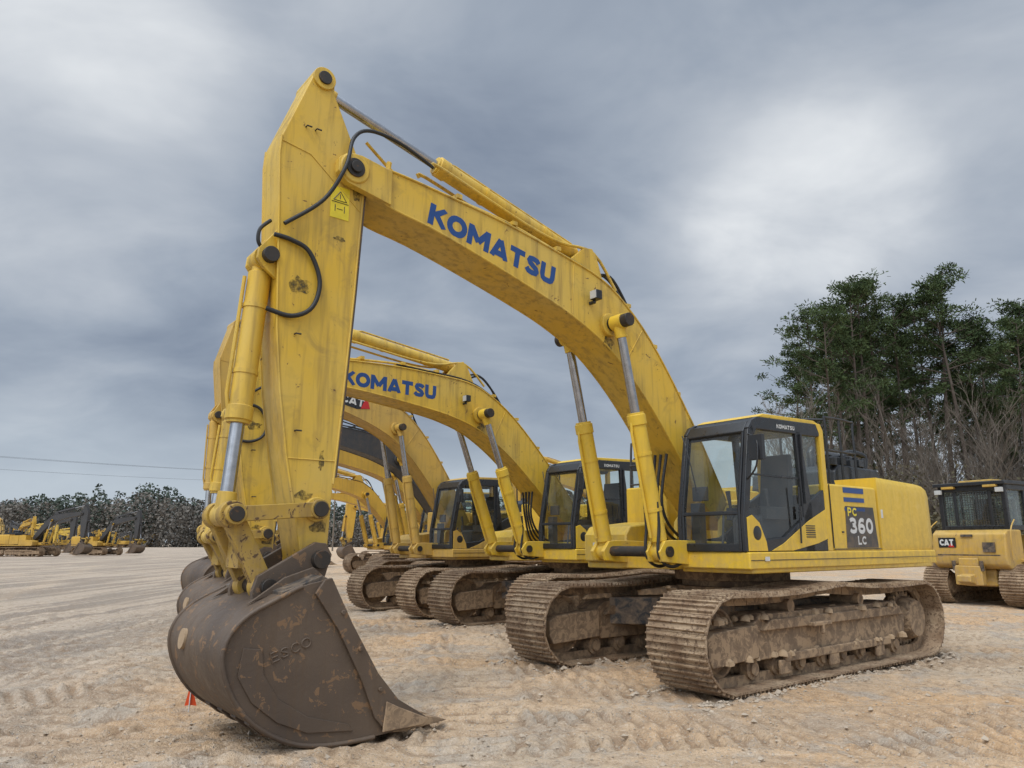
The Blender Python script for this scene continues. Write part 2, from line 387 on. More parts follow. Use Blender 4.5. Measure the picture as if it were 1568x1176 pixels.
    cylinder(root,'arm_cylinder',v3(B((2.90,5.26)),0),v3(A((6.64,6.24)),0),.61,.105,.055,pb)
    cylinder(root,'bucket_cylinder',v3(A((7.08,4.22)),0),v3(A((7.24,1.84)),0),.66,.105,.062,parm)
    for y,t in ((.47,'left'),(-.47,'right')):
        cylinder(root,'boom_cylinder_'+t,(2.08,y,1.50),v3(B((2.70,4.33)),y),.60,.105,.058,pbody)
    # ---- linkage
    lk=M()
    def bar(p,q,y0,y1,w):
        d=Vector((q[0]-p[0],q[1]-p[1])).normalized(); n=Vector((-d.y,d.x))*w/2
        lk.prism([(p[0]+n.x,p[1]+n.y),(q[0]+n.x,q[1]+n.y),(q[0]-n.x,q[1]-n.y),(p[0]-n.x,p[1]-n.y)],y0,y1)
        lk.pin(p[0],p[1],w*.68,y0-.01,y1+.01,20); lk.pin(q[0],q[1],w*.68,y0-.01,y1+.01,20)
    for s in (1,-1):
        y0,y1=sorted((s*.265,s*.325)); bar(A((6.50,1.90)),A((7.24,1.84)),y0,y1,.13)
        y0,y1=sorted((s*.13,s*.24)); bar(A((7.24,1.84)),K((6.93,1.24)),y0,y1,.17)
    mid=lerp(A((7.24,1.84)),K((6.93,1.24)),.5); lk.box((mid[0],0,mid[1]),(.12,.3,.3))
    lk.obj('bucket_linkage',M_link,root,.008)
    # ---- bucket
    out=[(5.78,.045),(6.1,.025),(6.45,.02),(6.75,.06),(7.0,.17),(7.2,.33),(7.34,.54),(7.40,.76),(7.35,.93),(7.22,1.06),(7.0,1.17),(6.80,1.26),(6.62,1.30)]
    sp=smoothpath([(p[0],0,p[1]) for p in out],3); sp=[(p[0],p[2]) for p in sp]
    bk=M()
    inn=[]
    for i,p in enumerate(sp):
        a=Vector(sp[max(i-1,0)]);c=Vector(sp[min(i+1,len(sp)-1)]);t=(c-a).normalized(); n=Vector((t.y,-t.x)); 
        cen=Vector((6.55,.65)); 
        if n.dot(cen-Vector(p))<0: n=-n
        inn.append((p[0]+n.x*.028,p[1]+n.y*.028))
    bk.prism([K(p) for p in sp+inn[::-1]],-.70,.70)
    side=sp+[(6.50,1.20),(6.32,.86),(6.06,.46),(5.88,.22)]
    for s in (1,-1):
        y0,y1=sorted((s*.70,s*.73)); bk.prism([K(p) for p in side],y0,y1)
    bk.obj('bucket_shell',M_steel,root,.006)
    b2=M()
    for s in (1,-1):
        y0,y1=sorted((s*.732,s*.768))
        b2.prism([K(p) for p in [(6.62,1.31),(6.56,1.32),(6.36,.95),(6.10,.53),(5.90,.30),(5.62,.13),(5.66,.06),(6.0,.05),(6.12,.18),(6.25,.48),(6.48,.90),(6.70,1.20)]],y0,y1)
        rim=[K(p) for p in sp[3:34]]; b2.tube([v3(p,s*.738) for p in rim],.020,8)
        y0,y1=sorted((s*.25,s*.31))
        b2.prism([K(p) for p in [(6.36,1.50),(6.42,1.60),(6.52,1.61),(6.75,1.48),(7.02,1.33),(7.06,1.20),(7.05,1.10),(6.8,1.22),(6.6,1.28),(6.42,1.30)]],y0,y1)
        y0,y1=sorted((s*.44,s*.47))
        b2.prism([K(p) for p in [(6.45,1.28),(6.6,1.40),(6.85,1.32),(7.15,1.12),(6.9,1.2)]],y0,y1)
        y0,y1=sorted((s*.731,s*.745))
        b2.prism([K(p) for p in [(7.28,.62),(7.16,.42),(6.95,.25),(6.7,.14),(6.3,.10),(6.35,.16),(6.7,.26),(6.95,.42),(7.08,.62),(7.10,.80),(7.25,.82)]],y0,y1)
        for bx_,bz_ in ((6.45,1.04),(6.28,.74),(6.08,.40)): q=K((bx_,bz_)); b2.pin(q[0],q[1],.022,-.785*1 if s<0 else .76,-.76 if s<0 else .785,6)
    for y in (-.5,-.17,.17,.5):
        b2.prism([K(p) for p in [(7.10,.22),(7.0,.135),(6.75,.03),(6.4,-.0),(6.4,.03),(6.98,.19),(7.08,.25)]],y-.06,y+.06)
    b2.obj('bucket_reinforcement',M_steel,root,.006)
    if hi:
        dsk=M(); a=Vector(v3(K((7.385,.80)),-.32)); dsk.tube([a,a+Vector((.03,0,.004))],.085,22); dsk.obj('bucket_wear_disc',M_mud,root)
        p0=K((7.02,.68)); p1=K((6.66,.80)); letters('bucket_weld_lettering','ESCO',.09,.36,M_steel,root,(p0[0],.733,p0[1]),(p1[0]-p0[0],0,p1[1]-p0[1]),.16,0,True)
    tp=M()
    tp.prism([K(p) for p in [(6.50,1.28),(6.62,1.34),(6.95,1.22),(6.95,1.17),(6.62,1.27)]],-.70,.70)
    tp.obj('bucket_top_plate',M_dkgrey,root,.006)
    th=M()
    for i in range(5):
        y=-.62+i*.31
        a=[(5.95,.13),(5.72,.15),(5.42,.075),(5.34,.045),(5.72,.015),(5.95,.02)]
        th.prism([K(p) for p in a],y-.06,y+.06)
    th.prism([K(p) for p in [(6.0,.04),(5.74,.07),(5.72,.05),(5.78,.02)]],-.73,.73)
    for s in (1,-1):
        y0,y1=sorted((s*.769,s*.785)); th.prism([K(p) for p in [(6.02,.30),(5.90,.24),(5.60,.11),(5.66,.065),(6.05,.06)]],y0,y1)
    th.obj('bucket_teeth',M_frame,root,.01)
    # ---- house
    h=M()
    h.plan([(1.62,.42),(1.64,1.46),(-3.1,1.47),(-3.42,1.36),(-3.60,.95),(-3.72,0),(-3.60,-.95),(-3.42,-1.36),(-3.1,-1.47),(1.45,-1.47),(1.45,-.75),(.7,-.5),(.7,.42)],1.25,1.34)
    h.plan([(1.70,.40),(1.72,1.49),(-1.55,1.49),(-3.3,1.47),(-3.3,1.3),(1.5,1.3),(1.5,.40)],1.30,1.50)
    h.obj('deck_skirt',pbody,root,.02)
    p=M(); p.box((-.90,1.05,1.93),(1.30,.82,.92)); p.box((-.95,-.95,1.93),(1.20,1.0,1.02)); 
    p.box((-.95,0,1.85),(1.1,1.4,.8))
    p.obj('engine_house',pbody,root,.035)
    gp=M()
    gp.box((-.235,1.463,1.96),(.012,.012,.84)); gp.box((-.9,1.463,1.525),(1.3,.012,.012)); gp.box((-.5,1.463,1.75),(.05,.014,.02))
    gp.box((-.9,1.492,1.405),(5.2,.006,.008))
    gp.obj('panel_gaps',M_black,root)
    cw=M()
    pl=[(-1.58,1.46),(-3.12,1.46),(-3.35,1.42),(-3.50,1.32),(-3.60,1.15),(-3.70,.85),(-3.80,.4),(-3.82,0)]; pl=pl+[(x,-y) for x,y in pl[-2::-1]]
    n=len(pl); vs=[];lv=[(1.42,.965),(1.50,.99),(1.6,1.0),(2.36,1.0),(2.46,.99),(2.52,.965),(2.54,.93)]
    for z,k in lv: vs+=[(-1.58+(x+1.58)*k,y*(k if x<-1.6 else 1),z-(.06*(max(0,-x-2.8))if z>2 else 0)) for x,y in pl]
    fs=[(j*n+i,j*n+(i+1)%n,(j+1)*n+(i+1)%n,(j+1)*n+i) for j in range(len(lv)-1) for i in range(n)]+[tuple(range(n)),tuple(range((len(lv)-1)*n,len(lv)*n))]
    cw.add(vs,fs); cw.obj('counterweight',pbody,root,.0,50)
    hd=M(); hd.prism([(-3.05,2.40),(-3.05,2.68),(-2.95,2.78),(-1.75,2.80),(-1.6,2.70),(-1.55,2.40)],-.62,.85); hd.obj('engine_hood',M_black,root,.04)
    ex=M()
    ex.tube([(-2.6,-.1,2.7),(-2.6,-.1,3.12),(-2.68,-.1,3.2)],.065,14)
    ex.tube([(-1.95,.45,2.93),(-2.75,.45,2.93)],.13,20); ex.tube([(-1.9,.45,2.93),(-1.95,.45,2.93)],[.07,.13],20)
    ex.tube([(-1.75,.6,2.76),(-1.75,.6,2.95)],.10,18); ex.tube([(-1.75,.6,2.95),(-1.75,.6,2.99)],[.13,.08],18)
    ex.tube(smoothpath([(-2.8,.7,2.76),(-2.85,.7,3.0),(-2.5,.62,3.05),(-2.3,.6,2.95)],4),.05,10)
    for i in range(4): ex.box((-1.65-.28*i,.78,2.84+.02*(i%2)),(.16,.10,.12))
    for i in range(3): ex.tube([(-2.2-.25*i,.75,2.78),(-2.2-.25*i,.75,2.96)],.04,10)
    ex.obj('exhaust_and_air_cleaner',M_black,root,.01)
    rl=M()
    def rail(pts): rl.tube(smoothpath(pts,3),.020,8)
    X0,X1=-1.32,-2.15
    rail([(X0,.9,2.40),(X0,.9,3.38),(X0-.05,.9,3.48),(X1+.05,.9,3.48),(X1,.9,3.38),(X1,.9,2.4)]); rail([(X0,.9,2.98),(X1,.9,2.98)])
    rail([((X0+X1)/2,.9,2.4),((X0+X1)/2,.9,3.48)])
    rail([(X0,.9,3.44),(X0,.2,3.44),(X0,.15,2.6)])
    rl.obj('roof_handrail',M_black,root)
    r2=M(); 
    for yy in (-1.4,-.85):
        r2.tube(smoothpath([(.55,yy,1.9),(.50,yy,3.05),(.42,yy,3.15),(.05,yy,3.15),(-.02,yy,3.05),(-.02,yy,2.4)],3),.018,8)
    for z in (2.2,2.5,2.8): r2.tube([(.54,-1.4,z),(.54,-.85,z)],.015,8)
    r2.obj('access_handrail',M_dkgrey,root)
    rb=M(); rb.prism([(1.52,1.34),(1.52,1.72),(1.42,1.84),(.62,1.92),(.62,1.34)],-1.46,-.62); rb.box((.15,-1.04,1.9),(.9,.82,1.1))
    rb.box((.1,-1.04,2.47),(.5,.5,.06))
    rb.obj('tool_box_and_tank',pbody,root,.03)
    tl=M(); tl.box((1.525,-1.2,1.55),(.006,.14,.12)); tl.obj('toolbox_label',M_white,root)
    bkx=M()
    for y in (-.42,.34): bkx.prism([(-.1,1.3),(.8,1.3),(.72,1.9),(.5,2.12),(.25,2.14),(-.1,1.9)],y,y+.07)
    for s in (1,-1):
        for o in (-.13,.07): 
            y=s*.47+o; bkx.prism([(.9,1.27),(2.2,1.38),(2.25,1.5),(2.14,1.63),(2.0,1.64),(.9,1.62)],y,y+.06)
    bkx.box((1.2,0,1.36),(1.2,.9,.16))
    bkx.obj('boom_mount',pbody,root,.01)
    pm=M(); pm.pin(FOOT[0],FOOT[1],.09,-.42,.42); pm.pin(2.08,1.50,.065,-.63,.63)
    pm.obj('mount_pins',M_pin,root)
    hs=M()
    if hi:
        for k in range(4):
            y=-.15+.1*k
            hs.tube(smoothpath([(.7,y,1.55),(1.35,y,1.62+.03*k),(1.55+.03*k,y,2.1),v3(B((1.50,2.78)),y)],6),.02,8)
        for s in (.36,.56):
            hs.tube(smoothpath([(1.5,s,1.5),(1.95,s,1.32),(2.22,s,1.45),(2.2,s,1.8),(2.22,s,2.1)],6),.020,8)
    for y in (-.2,-.1,.1,.2):
        pts=[v3(B((px,pz+.06)),y) for px,pz in top[3:11]]
        hs2=smoothpath(pts,3)
        hs.tube(hs2[8:] if abs(y)<.15 else hs2,.020,8)
    hs.tube(smoothpath([v3(B(p),.1) for p in [(2.75,5.05),(2.45,5.10),(2.2,4.85),(2.0,4.52)]],5),.02,8)
    hs.tube(smoothpath([v3(B(p),-.05) for p in [(2.85,5.10),(2.4,5.16),(2.1,4.9),(1.9,4.42)]],5),.02,8)
    hs.obj('hydraulic_hoses',M_rub,root)
    pl2=M()
    for y in (-.15,.15):
        pl2.tube(smoothpath([v3(B(p),y) for p in [(2.4,4.9),(2.8,5.33),(3.4,5.33),(4.0,5.43),(5.2,5.75),(5.3,5.72)]],4),.02,8)
        pl2.tube(smoothpath([v3(B(p),y*1.3) for p in [(5.3,5.42),(4.3,5.33),(3.4,5.14),(2.9,5.02),(2.5,4.85)]],4),.022,8)
    for x,z in ((5.0,5.41),(4.2,5.31),(3.5,5.17),(2.25,4.68),(1.75,4.2),(1.3,3.6)):
        q=B((x,z)); pl2.box((q[0],0,q[1]+.02),(.07,.5,.05))
    pl2.tube([v3(B((5.9,5.38)),.2),v3(B((5.88,5.56)),.2)],.03,8)
    pl2.tube(smoothpath([v3(B((6.0,5.9)),-.12),v3(B((5.6,5.62)),-.12),v3(B((5.2,5.45)),-.12)],3),.018,8)
    pl2.obj('boom_pipes',pb,root)
    if hi:
        ah=M()
        ah.tube(smoothpath([v3(p,y) for p,y in [(B((5.3,5.72)),.15),(B((5.75,5.83)),.2),(A((6.15,5.80)),.27),(A((6.34,5.64)),.29),(A((6.45,5.25)),.37),(A((6.62,4.88)),.28),(A((6.98,4.54)),.25)]],6),.02,10)
        ah.tube(smoothpath([v3(A(p),y) for p,y in [((7.06,4.42),.22),((6.90,4.40),.24),((6.72,4.32),.25),((6.60,4.05),.25),((6.66,3.78),.25),((6.85,3.66),.24),((7.08,3.70),.2)]],6),.022,10)
        ah.tube(smoothpath([v3(A(p),y) for p,y in [((7.06,4.6),.1),((7.16,4.48),.12),((7.17,4.36),.12),((7.12,4.3),.1)]],6),.018,8)
        ah.obj('arm_hoses',M_rub,root)
        q=A((6.42,4.93)); qx,qz=q
        lb=M(); lb.box((qx,.2135,qz),(.20,.005,.34)); lb.obj('warning_label',M_label,root)
        lt=M(); 
        for (a1,b1) in (((0,.12),(-.07,.02)),((-.07,.02),(.07,.02)),((.07,.02),(0,.12)),((0,.09),(0,.04)),((-.05,-.10),(-.05,-.03)),((.05,-.1),(.05,-.03)),((-.03,-.07),(.03,-.07)),((-.09,0),(.09,0))):
            lt.tube([(qx+a1[0],.217,qz+a1[1]),(qx+b1[0],.217,qz+b1[1])],.004,4)
        lt.obj('label_symbol',M_black,root)
        q=B((3.02,4.64))
        lg=M(); lg.box((q[0],.40,q[1]),(.10,.12,.12)); lg.box((q[0],.33,q[1]-.08),(.04,.1,.04)); lg.obj('work_lamp',M_black,root,.01)
        lz=M(); lz.box((q[0]+.055,.40,q[1]),(.01,.1,.1)); lz.obj('work_lamp_lens',M_lens,root)
        gr=M()
        for (x0,z0) in ((6.72,5.62),(6.82,5.62),(6.80,3.5),(6.74,2.6)): 
            q=A((x0,z0)); gr.tube([(q[0],.21,q[1]),(q[0],.25,q[1]),(q[0]-.05,.25,q[1])],.008,6)
        gr.obj('grease_fittings',M_pin,root)
        so_=M(); rs=random.Random(9)
        def stain(fn,x,z,rx,rz,y):
            pts=[]
            for k in range(14):
                a=2*math.pi*k/14; f=rs.uniform(.6,1.1); pts.append(fn((x+rx*f*math.cos(a),z+rz*f*math.sin(a))))
            so_.add([(p[0],y,p[1]) for p in pts],[tuple(range(14))])
        stain(A,6.78,3.98,.13,.10,.2125); stain(A,6.24,5.12,.05,.16,.2128); stain(A,6.47,2.35,.03,.12,.2125); stain(A,6.45,1.75,.10,.08,.2131)
        stain(B,2.70,4.10,.10,.12,.2825); stain(A,6.4,4.55,.07,.03,.2131); stain(A,6.62,2.02,.10,.05,.2134)
        so_.obj('grease_stains',M_grease,root)
    # ---- cab
    Yo,Yi=1.46,.47
    def cabside(m,yA,yB):
        m.prism([(1.73,1.50),(1.62,1.50),(1.62,1.95),(1.42,2.98),(1.46,3.04),(1.54,2.96),(1.74,1.9)],yA,yB)
        m.prism([(1.54,2.98),(1.45,3.09),(1.32,3.14),(-.05,3.18),(-.16,3.12),(-.16,3.02),(.0,3.0),(1.36,2.98),(1.42,2.9)],yA,yB)
        m.prism([(.48,3.04),(.37,3.04),(.22,2.1),(.22,1.5),(.44,1.5),(.44,2.2)],yA,yB)
        m.prism([(1.60,1.50),(1.60,1.62),(.9,1.68),(.46,1.90),(.3,2.12),(-.10,2.30),(-.10,1.5)],yA,yB)
    c=M(); cabside(c,Yo-.06,Yo); cabside(c,Yi,Yi+.06)
    c.prism([(1.735,1.50),(1.735,1.60),(1.70,1.60),(1.70,1.50)],Yi+.06,Yo-.06)
    c.prism([(1.735,1.93),(1.725,1.98),(1.69,1.98),(1.70,1.93)],Yi+.06,Yo-.06)
    c.prism([(1.56,2.94),(1.46,3.08),(1.36,3.10),(1.40,2.96),(1.50,2.88)],Yi+.06,Yo-.06)
    for y in (Yi+.06,Yo-.10):
        c.prism([(1.74,1.52),(1.735,2.0),(1.55,2.95),(1.50,2.93),(1.69,1.95),(1.69,1.52)],y,y+.04)
    c.prism([(1.38,3.08),(1.30,3.14),(-.05,3.18),(-.14,3.12),(-.14,3.06),(1.38,3.03)],Yi+.06,Yo-.06)
    c.prism([(-.17,1.5),(-.17,2.25),(-.11,2.25),(-.11,1.5)],Yi+.06,Yo-.06)
    c.box((.75,.96,1.44),(1.9,.96,.12))
    c.obj('cab_frame',M_black,root,.014)
    rp=M()
    for ya,yb in ((Yo-.06,Yo+.004),(Yi,Yi+.06)):
        rp.prism([(-.10,1.5),(-.10,3.06),(-.02,3.19),(-.15,3.19),(-.21,3.1),(-.21,1.5)],ya,yb)
    rp.prism([(1.30,3.145),(1.15,3.20),(-.05,3.23),(-.18,3.19),(-.15,3.17)],Yi+.03,Yo-.03)
    rp.obj('cab_roof_and_rear_pillar',pbody,root,.012)
    sw=M(); sw.prism([(1.22,1.512),(.95,1.60),(.35,1.88),(-.098,2.04),(-.098,1.66),(.15,1.60),(.75,1.512)],Yo-.01,Yo+.006)
    sw.prism([(1.69,1.51),(1.69,1.90),(1.58,1.93),(1.44,1.84),(1.32,1.62),(1.30,1.51)],Yo-.01,Yo+.006)
    sw.obj('cab_side_panel',pbody,root,.004)
    hn=M(); hn.lathe(1.50,1.72,[(0,Yo+.012),(.07,Yo+.010),(.085,Yo+.006),(.085,Yo)],20)
    for k in range(6): hn.box((.32,Yo+.008,1.68+.028*k),(.22,.006,.012))
    hn.box((.52,Yo+.012,1.98),(.03,.02,.16)); hn.box((1.0,Yo-.02,2.42),(1.05,.012,.02))
    hn.obj('door_latch_and_vent',M_black,root)
    g=M()
    for y in (Yo-.035,Yi+.03):
        g.sheet([(1.66,1.60),(1.64,1.95),(1.44,3.0),(.42,3.0),(.40,1.86),(1.0,1.64)],y)
        g.sheet([(.42,3.03),(.34,2.08),(-.12,2.27),(-.12,3.03)],y)
    ya,yb=Yi+.1,Yo-.1
    g.add([(1.715,ya,1.60),(1.715,yb,1.60),(1.715,yb,1.93),(1.715,ya,1.93)],[(0,1,2,3)])
    g.add([(1.705,ya,1.98),(1.705,yb,1.98),(1.529,yb,2.92),(1.529,ya,2.92)],[(0,1,2,3)])
    g.add([(-.143,ya,2.25),(-.143,yb,2.25),(-.143,yb,3.05),(-.143,ya,3.05)],[(0,1,2,3)])
    g.obj('cab_glass',M_glass,root)
    it=M()
    it.prism([(.95,1.5),(.95,1.90),(.88,1.95),(.40,1.93),(.32,2.0),(.24,2.5),(.20,2.78),(.12,2.78),(.12,2.5),(.2,1.9),(.25,1.5)],.74,1.16)
    for y in (.66,1.18): it.box((.62,y,1.98),(.55,.09,.16))
    it.box((1.5,.62,1.80),(.12,.14,.6)); it.box((1.46,.64,2.22),(.05,.22,.18))
    for y in (.85,1.05): it.tube([(1.35,y,1.5),(1.28,y,2.0)],.016,8)
    for y in (.66,1.22): it.tube([(.86,y,2.06),(.9,y,2.28)],[.02,.035],8)
    it.obj('cab_interior',M_seat,root,.02)
    mr=M(); mr.tube(smoothpath([(1.62,Yo,2.35),(1.66,Yo+.16,2.5),(1.62,Yo+.16,2.8),(1.55,Yo,2.9)],4),.012,8)
    mr.box((1.60,Yo+.14,2.72),(.06,.19,.30)); 
    mr.tube(smoothpath([(1.745,.62,2.95),(1.78,.75,2.6),(1.80,.85,2.2)],3),.008,6)
    mr.tube([(.6,Yo+.03,1.6),(.6,Yo+.05,2.3)],.012,8)
    mr.box((.40,Yo+.015,2.55),(.03,.03,.9))
    mr.obj('mirror_and_grab_bar',M_black,root,.012)
    # ---- markings
    if brand=='K':
        p0=B((5.44,4.975)); p1=B((3.60,4.65)); dx=(p1[0]-p0[0],0,p1[1]-p0[1])
        letters('boom_lettering','KOMATSU',.25,1.86,M_blue,root,(p0[0],.2815,p0[1]),dx,.29)
        letters('cab_lettering','KOMATSU',.055,.42,M_white,root,(.92,Yo+.003,3.03),(-1,0,.02),.24)
        st=M()
        for k in range(3): st.box((-.88,1.463,2.32-.13*k),(.56,.006,.075-.015*k))
        st.obj('side_stripes',M_blue,root)
        dc=M(); dc.prism([(-.62,2.10),(-.58,1.54),(-1.46,1.54),(-1.40,2.10)],1.46,1.466); dc.obj('model_decal',M_dkgrey,root)
        letters('model_lettering_number','360',.22,.68,M_white,root,(-.68,1.4675,1.73),(-1,0,0),.24)
        letters('model_lettering_prefix','PC',.12,.26,M_label,root,(-.66,1.4675,1.965),(-1,0,0),.22)
        letters('model_lettering_suffix','LC',.12,.24,M_white,root,(-.88,1.4675,1.58),(-1,0,0),.22)
        lb=M(); lb.box((-1.66,1.463,2.02),(.05,.006,.12)); lb.box((1.38,1.5,1.42),(.09,.006,.05)); lb.obj('small_labels',M_white,root)
    elif brand=='C':
        cp=M(); cp.prism([B(p) for p in [(4.35,5.05),(4.1,5.12),(3.55,5.02),(3.45,4.72),(3.8,4.68),(4.3,4.78)]],.281,.286); cp.obj('boom_badge',M_black,root)
        cp=M(); cp.prism([B(p) for p in [(3.55,5.02),(3.45,4.72),(3.7,4.70)]],.287,.290); cp.obj('boom_badge_red',M_redv,root)
        p0=B((4.22,4.81)); letters('boom_lettering','CAT',.2,.62,M_white,root,(p0[0],.2915,p0[1]),(-1,0,-.14),.24)
        vt=M()
        for k in range(9): vt.box((-.9,1.463,1.70+.07*k),(.9,.008,.03))
        vt.obj('side_vents',M_black,root)
    else:
        vt=M()
        for k in range(9): vt.box((-.9,1.463,1.70+.07*k),(.9,.008,.03))
        vt.obj('side_vents',M_black,root)
    return root
FW=(-.7826,-.6225); YAW=math.atan2(FW[1],FW[0])
ex1=excavator('excavator',(3.17,11.0,0),YAW)
ex2=excavator('excavator',(1.57,15.82,0),YAW,(-8.5,0,0,.775))
ex3=excavator('excavator',(-.95,19.45,0),YAW,(1,-4,5,1),pb=M_cat,pbody=M_cat,brand='C',hi=False); ex3.scale=(.97,.97,.985)
ex4=excavator('excavator',(-1.6,25.5,0),YAW,(-3,2,0,.85),pb=M_dkgrey,pbody=M_yel2,brand='D',hi=False)
ex5=excavator('excavator',(-2.6,30.5,0),YAW+.03,(-4,2,0,.85),pb=M_yel2,pbody=M_yel2,brand='D',hi=False)
def dup(root,loc,yaw,scale=1):
    e=empty(root.name.split('.')[0],loc,yaw); e.scale=(scale,)*3
    for ch in root.children:
        if any(k in ch.name for k in ('caked','edge_welds','lettering','track_links','small_labels','grease','label')): continue
        c=bpy.data.objects.new(ch.name,ch.data); COL.objects.link(c); c.parent=e
    return e
dup(ex4,(-60,94,0),R(-8),1.05)
dup(ex4,(-70,110,0),R(-12))
dup(ex4,(-57,104,0),R(-20))
rnd=random.Random(3)
for i in range(26):
    Yd=118+i*9; u=40+i*8.6+rnd.uniform(-5,5)
    X=(u-784)/1130*1.02*Yd
    dup([ex3,ex5,ex2,ex4,ex5][i%5],(X,Yd,0),R(rnd.choice([-10,165,-140,-40,150])+rnd.uniform(-15,15)))
for X,Yd in ((-6.0,42),(6,38),(-8,56),(-9,72)): dup(ex5,(X,Yd,0),YAW+rnd.uniform(-.1,.1))
# ------------------------------------------------------------------ bulldozer
def bulldozer(loc,yaw):
    root=empty('bulldozer',loc,yaw); Yc=M_cat
    for s,t in ((1,'left'),(-1,'right')):
        y=s*.98; track(root,t,y,.33,1.45,-1.45,.50,.0)
        f=M(); f.prism([(-1.4,.30),(1.4,.30),(1.5,.55),(1.2,.78),(-1.2,.78),(-1.5,.55)],y-.2,y+.2)
        f.lathe(-1.45,.54,[(0,y-.25),(.25,y-.24),(.38,y-.08),(.38,y+.08),(.25,y+.24),(0,y+.25)],24); f.lathe(1.45,.54,[(0,y-.2),(.38,y-.1),(.38,y+.1),(0,y+.2)],24)
        for i in range(7): f.pin(-1.1+i*.37,.2,.1,y-.15,y+.15,14)
        f.obj('track_frame_'+t,M_frame,root,.01)
        fd=M(); fd.prism([(-1.3,1.12),(1.1,1.12),(1.1,1.2),(-1.3,1.2)],y-.33,y+.33); fd.obj('fender_'+t,Yc,root,.02)
    b=M()
    b.prism([(-1.95,1.05),(-2.0,1.25),(-1.92,1.85),(-1.75,1.95),(-1.1,1.95),(-1.1,.95),(-1.8,.95)],-.95,.95)
    b.prism([(-1.7,.5),(-1.7,.95),(1.2,.95),(1.2,.5)],-.5,.5)
    b.prism([(.45,.95),(.45,1.85),(2.0,1.75),(2.05,.8),(1.2,.8)],-.5,.5)
    b.obj('hull_and_fuel_tank',Yc,root,.05)
    h=M()
    h.box((-2.0,0,.78),(.2,.7,.5)); h.prism([(-2.35,.62),(-2.35,.78),(-1.9,.85),(-1.9,.5)],-.18,.18)
    h.box((-2.02,.0,1.12),(.06,.5,.2))
    h.obj('drawbar',Yc,root,.03)
    sd=M()
    sd.box((-1.99,.0,1.30),(.02,1.6,.03)); sd.box((-2.0,-.55,1.5),(.03,.3,.25)); sd.box((-1.96,0,1.80),(.03,.3,.06))
    for yy in (-.35,.35): sd.tube([(-2.05,yy,.9),(-2.08,yy,1.15)],.05,10)
    sd.obj('rear_panel_fittings',M_dkgrey,root)
    c=M()
    for x in (-1.45,.35):
        for y in (-.82,.82): c.box((x,y,2.5),(.12,.12,1.3))
    c.box((-.3,0,2.02),(.05,1.6,.1)); c.box((-1.45,0,2.0),(.1,1.7,.14)); c.box((.35,0,2.0),(.1,1.7,.14)); c.box((-1.45,0,3.06),(.12,1.7,.16)); c.box((.35,0,3.06),(.12,1.7,.16))
    for s in (1,-1): c.box((-.55,s*.82,2.0),(1.9,.1,.14)); c.box((-.55,s*.82,3.06),(1.9,.12,.16)); c.box((-.5,s*.83,2.5),(.1,.08,1.1))
    c.box((-1.46,.45,2.5),(.06,.08,1.0)); c.box((-1.46,-.45,2.5),(.06,.08,1.0))
    c.box((-.55,0,3.17),(2.15,1.9,.10))
    c.obj('cab_frame',M_black,root,.02)
    m=M()
    for k in range(14):
        m.box((-1.47,0,2.10+k*.065),(.012,1.6,.010))
    for k in range(24): m.box((-1.475,-.78+k*.068,2.52),(.012,.010,.9))
    m.obj('rear_screen',M_dkgrey,root)
    g=M(); 
    for s in (1,-1): g.box((-.55,s*.80,2.53),(1.7,.01,.95))
    g.box((-1.42,0,2.53),(.01,1.6,.95)); g.box((.33,0,2.53),(.01,1.6,.95)); g.obj('cab_glass',M_glass,root)
    st=M(); st.box((-.6,0,2.1),(.5,.55,.3)); st.box((-.85,0,2.5),(.14,.5,.6)); st.obj('seat',M_seat,root,.04)
    rf=M(); rf.box((-.6,0,3.25),(1.2,.9,.09)); rf.box((-1.55,.55,3.12),(.14,.34,.12)); rf.box((-1.55,-.55,3.12),(.14,.34,.12)); rf.obj('roof_trim',Yc,root,.02)
    lp=M()
    for y in (-.8,.8): lp.box((-1.63,y,2.98),(.08,.18,.12))
    lp.obj('rear_lamps',M_lens,root,.01)
    ex=M(); ex.tube([(1.2,.25,1.8),(1.2,.25,2.8),(1.1,.25,2.9)],.07,14); ex.obj('exhaust',M_black,root)
    bl=M(); bl.prism([(2.75,.1),(2.62,.5),(2.62,.9),(2.80,1.3),(2.86,1.28),(2.70,.9),(2.70,.5),(2.85,.1)],-1.6,1.6)
    for y in (-1.35,1.35): bl.prism([(2.65,.35),(2.65,.6),(-.1,.7),(-.1,.45)],y-.07,y+.07)
    bl.obj('blade_and_push_arms',Yc,root,.02)
    bd=M(); bd.box((-1.975,.52,1.62),(.02,.46,.26)); bd.obj('rear_badge',M_black,root,.004)
    bd=M(); bd.add([(-1.99,.33,1.50),(-1.99,.50,1.50),(-1.99,.40,1.62)],[(0,1,2)]); bd.obj('rear_badge_red',M_redv,root)
    letters('rear_lettering','CAT',.17,.38,M_white,root,(-1.993,.71,1.54),(0,-1,0),.24)
    hr=M()
    for s in (1,-1): hr.tube(smoothpath([(-1.8,s*1.0,1.2),(-1.85,s*1.05,1.9),(-1.5,s*1.0,2.2)],4),.016,8)
    hr.obj('handrails',Yc,root)
    return root
hd=math.atan2(.51,.86)
bulldozer((12.35+1.6*.86,20.15+1.6*.51,0),hd)
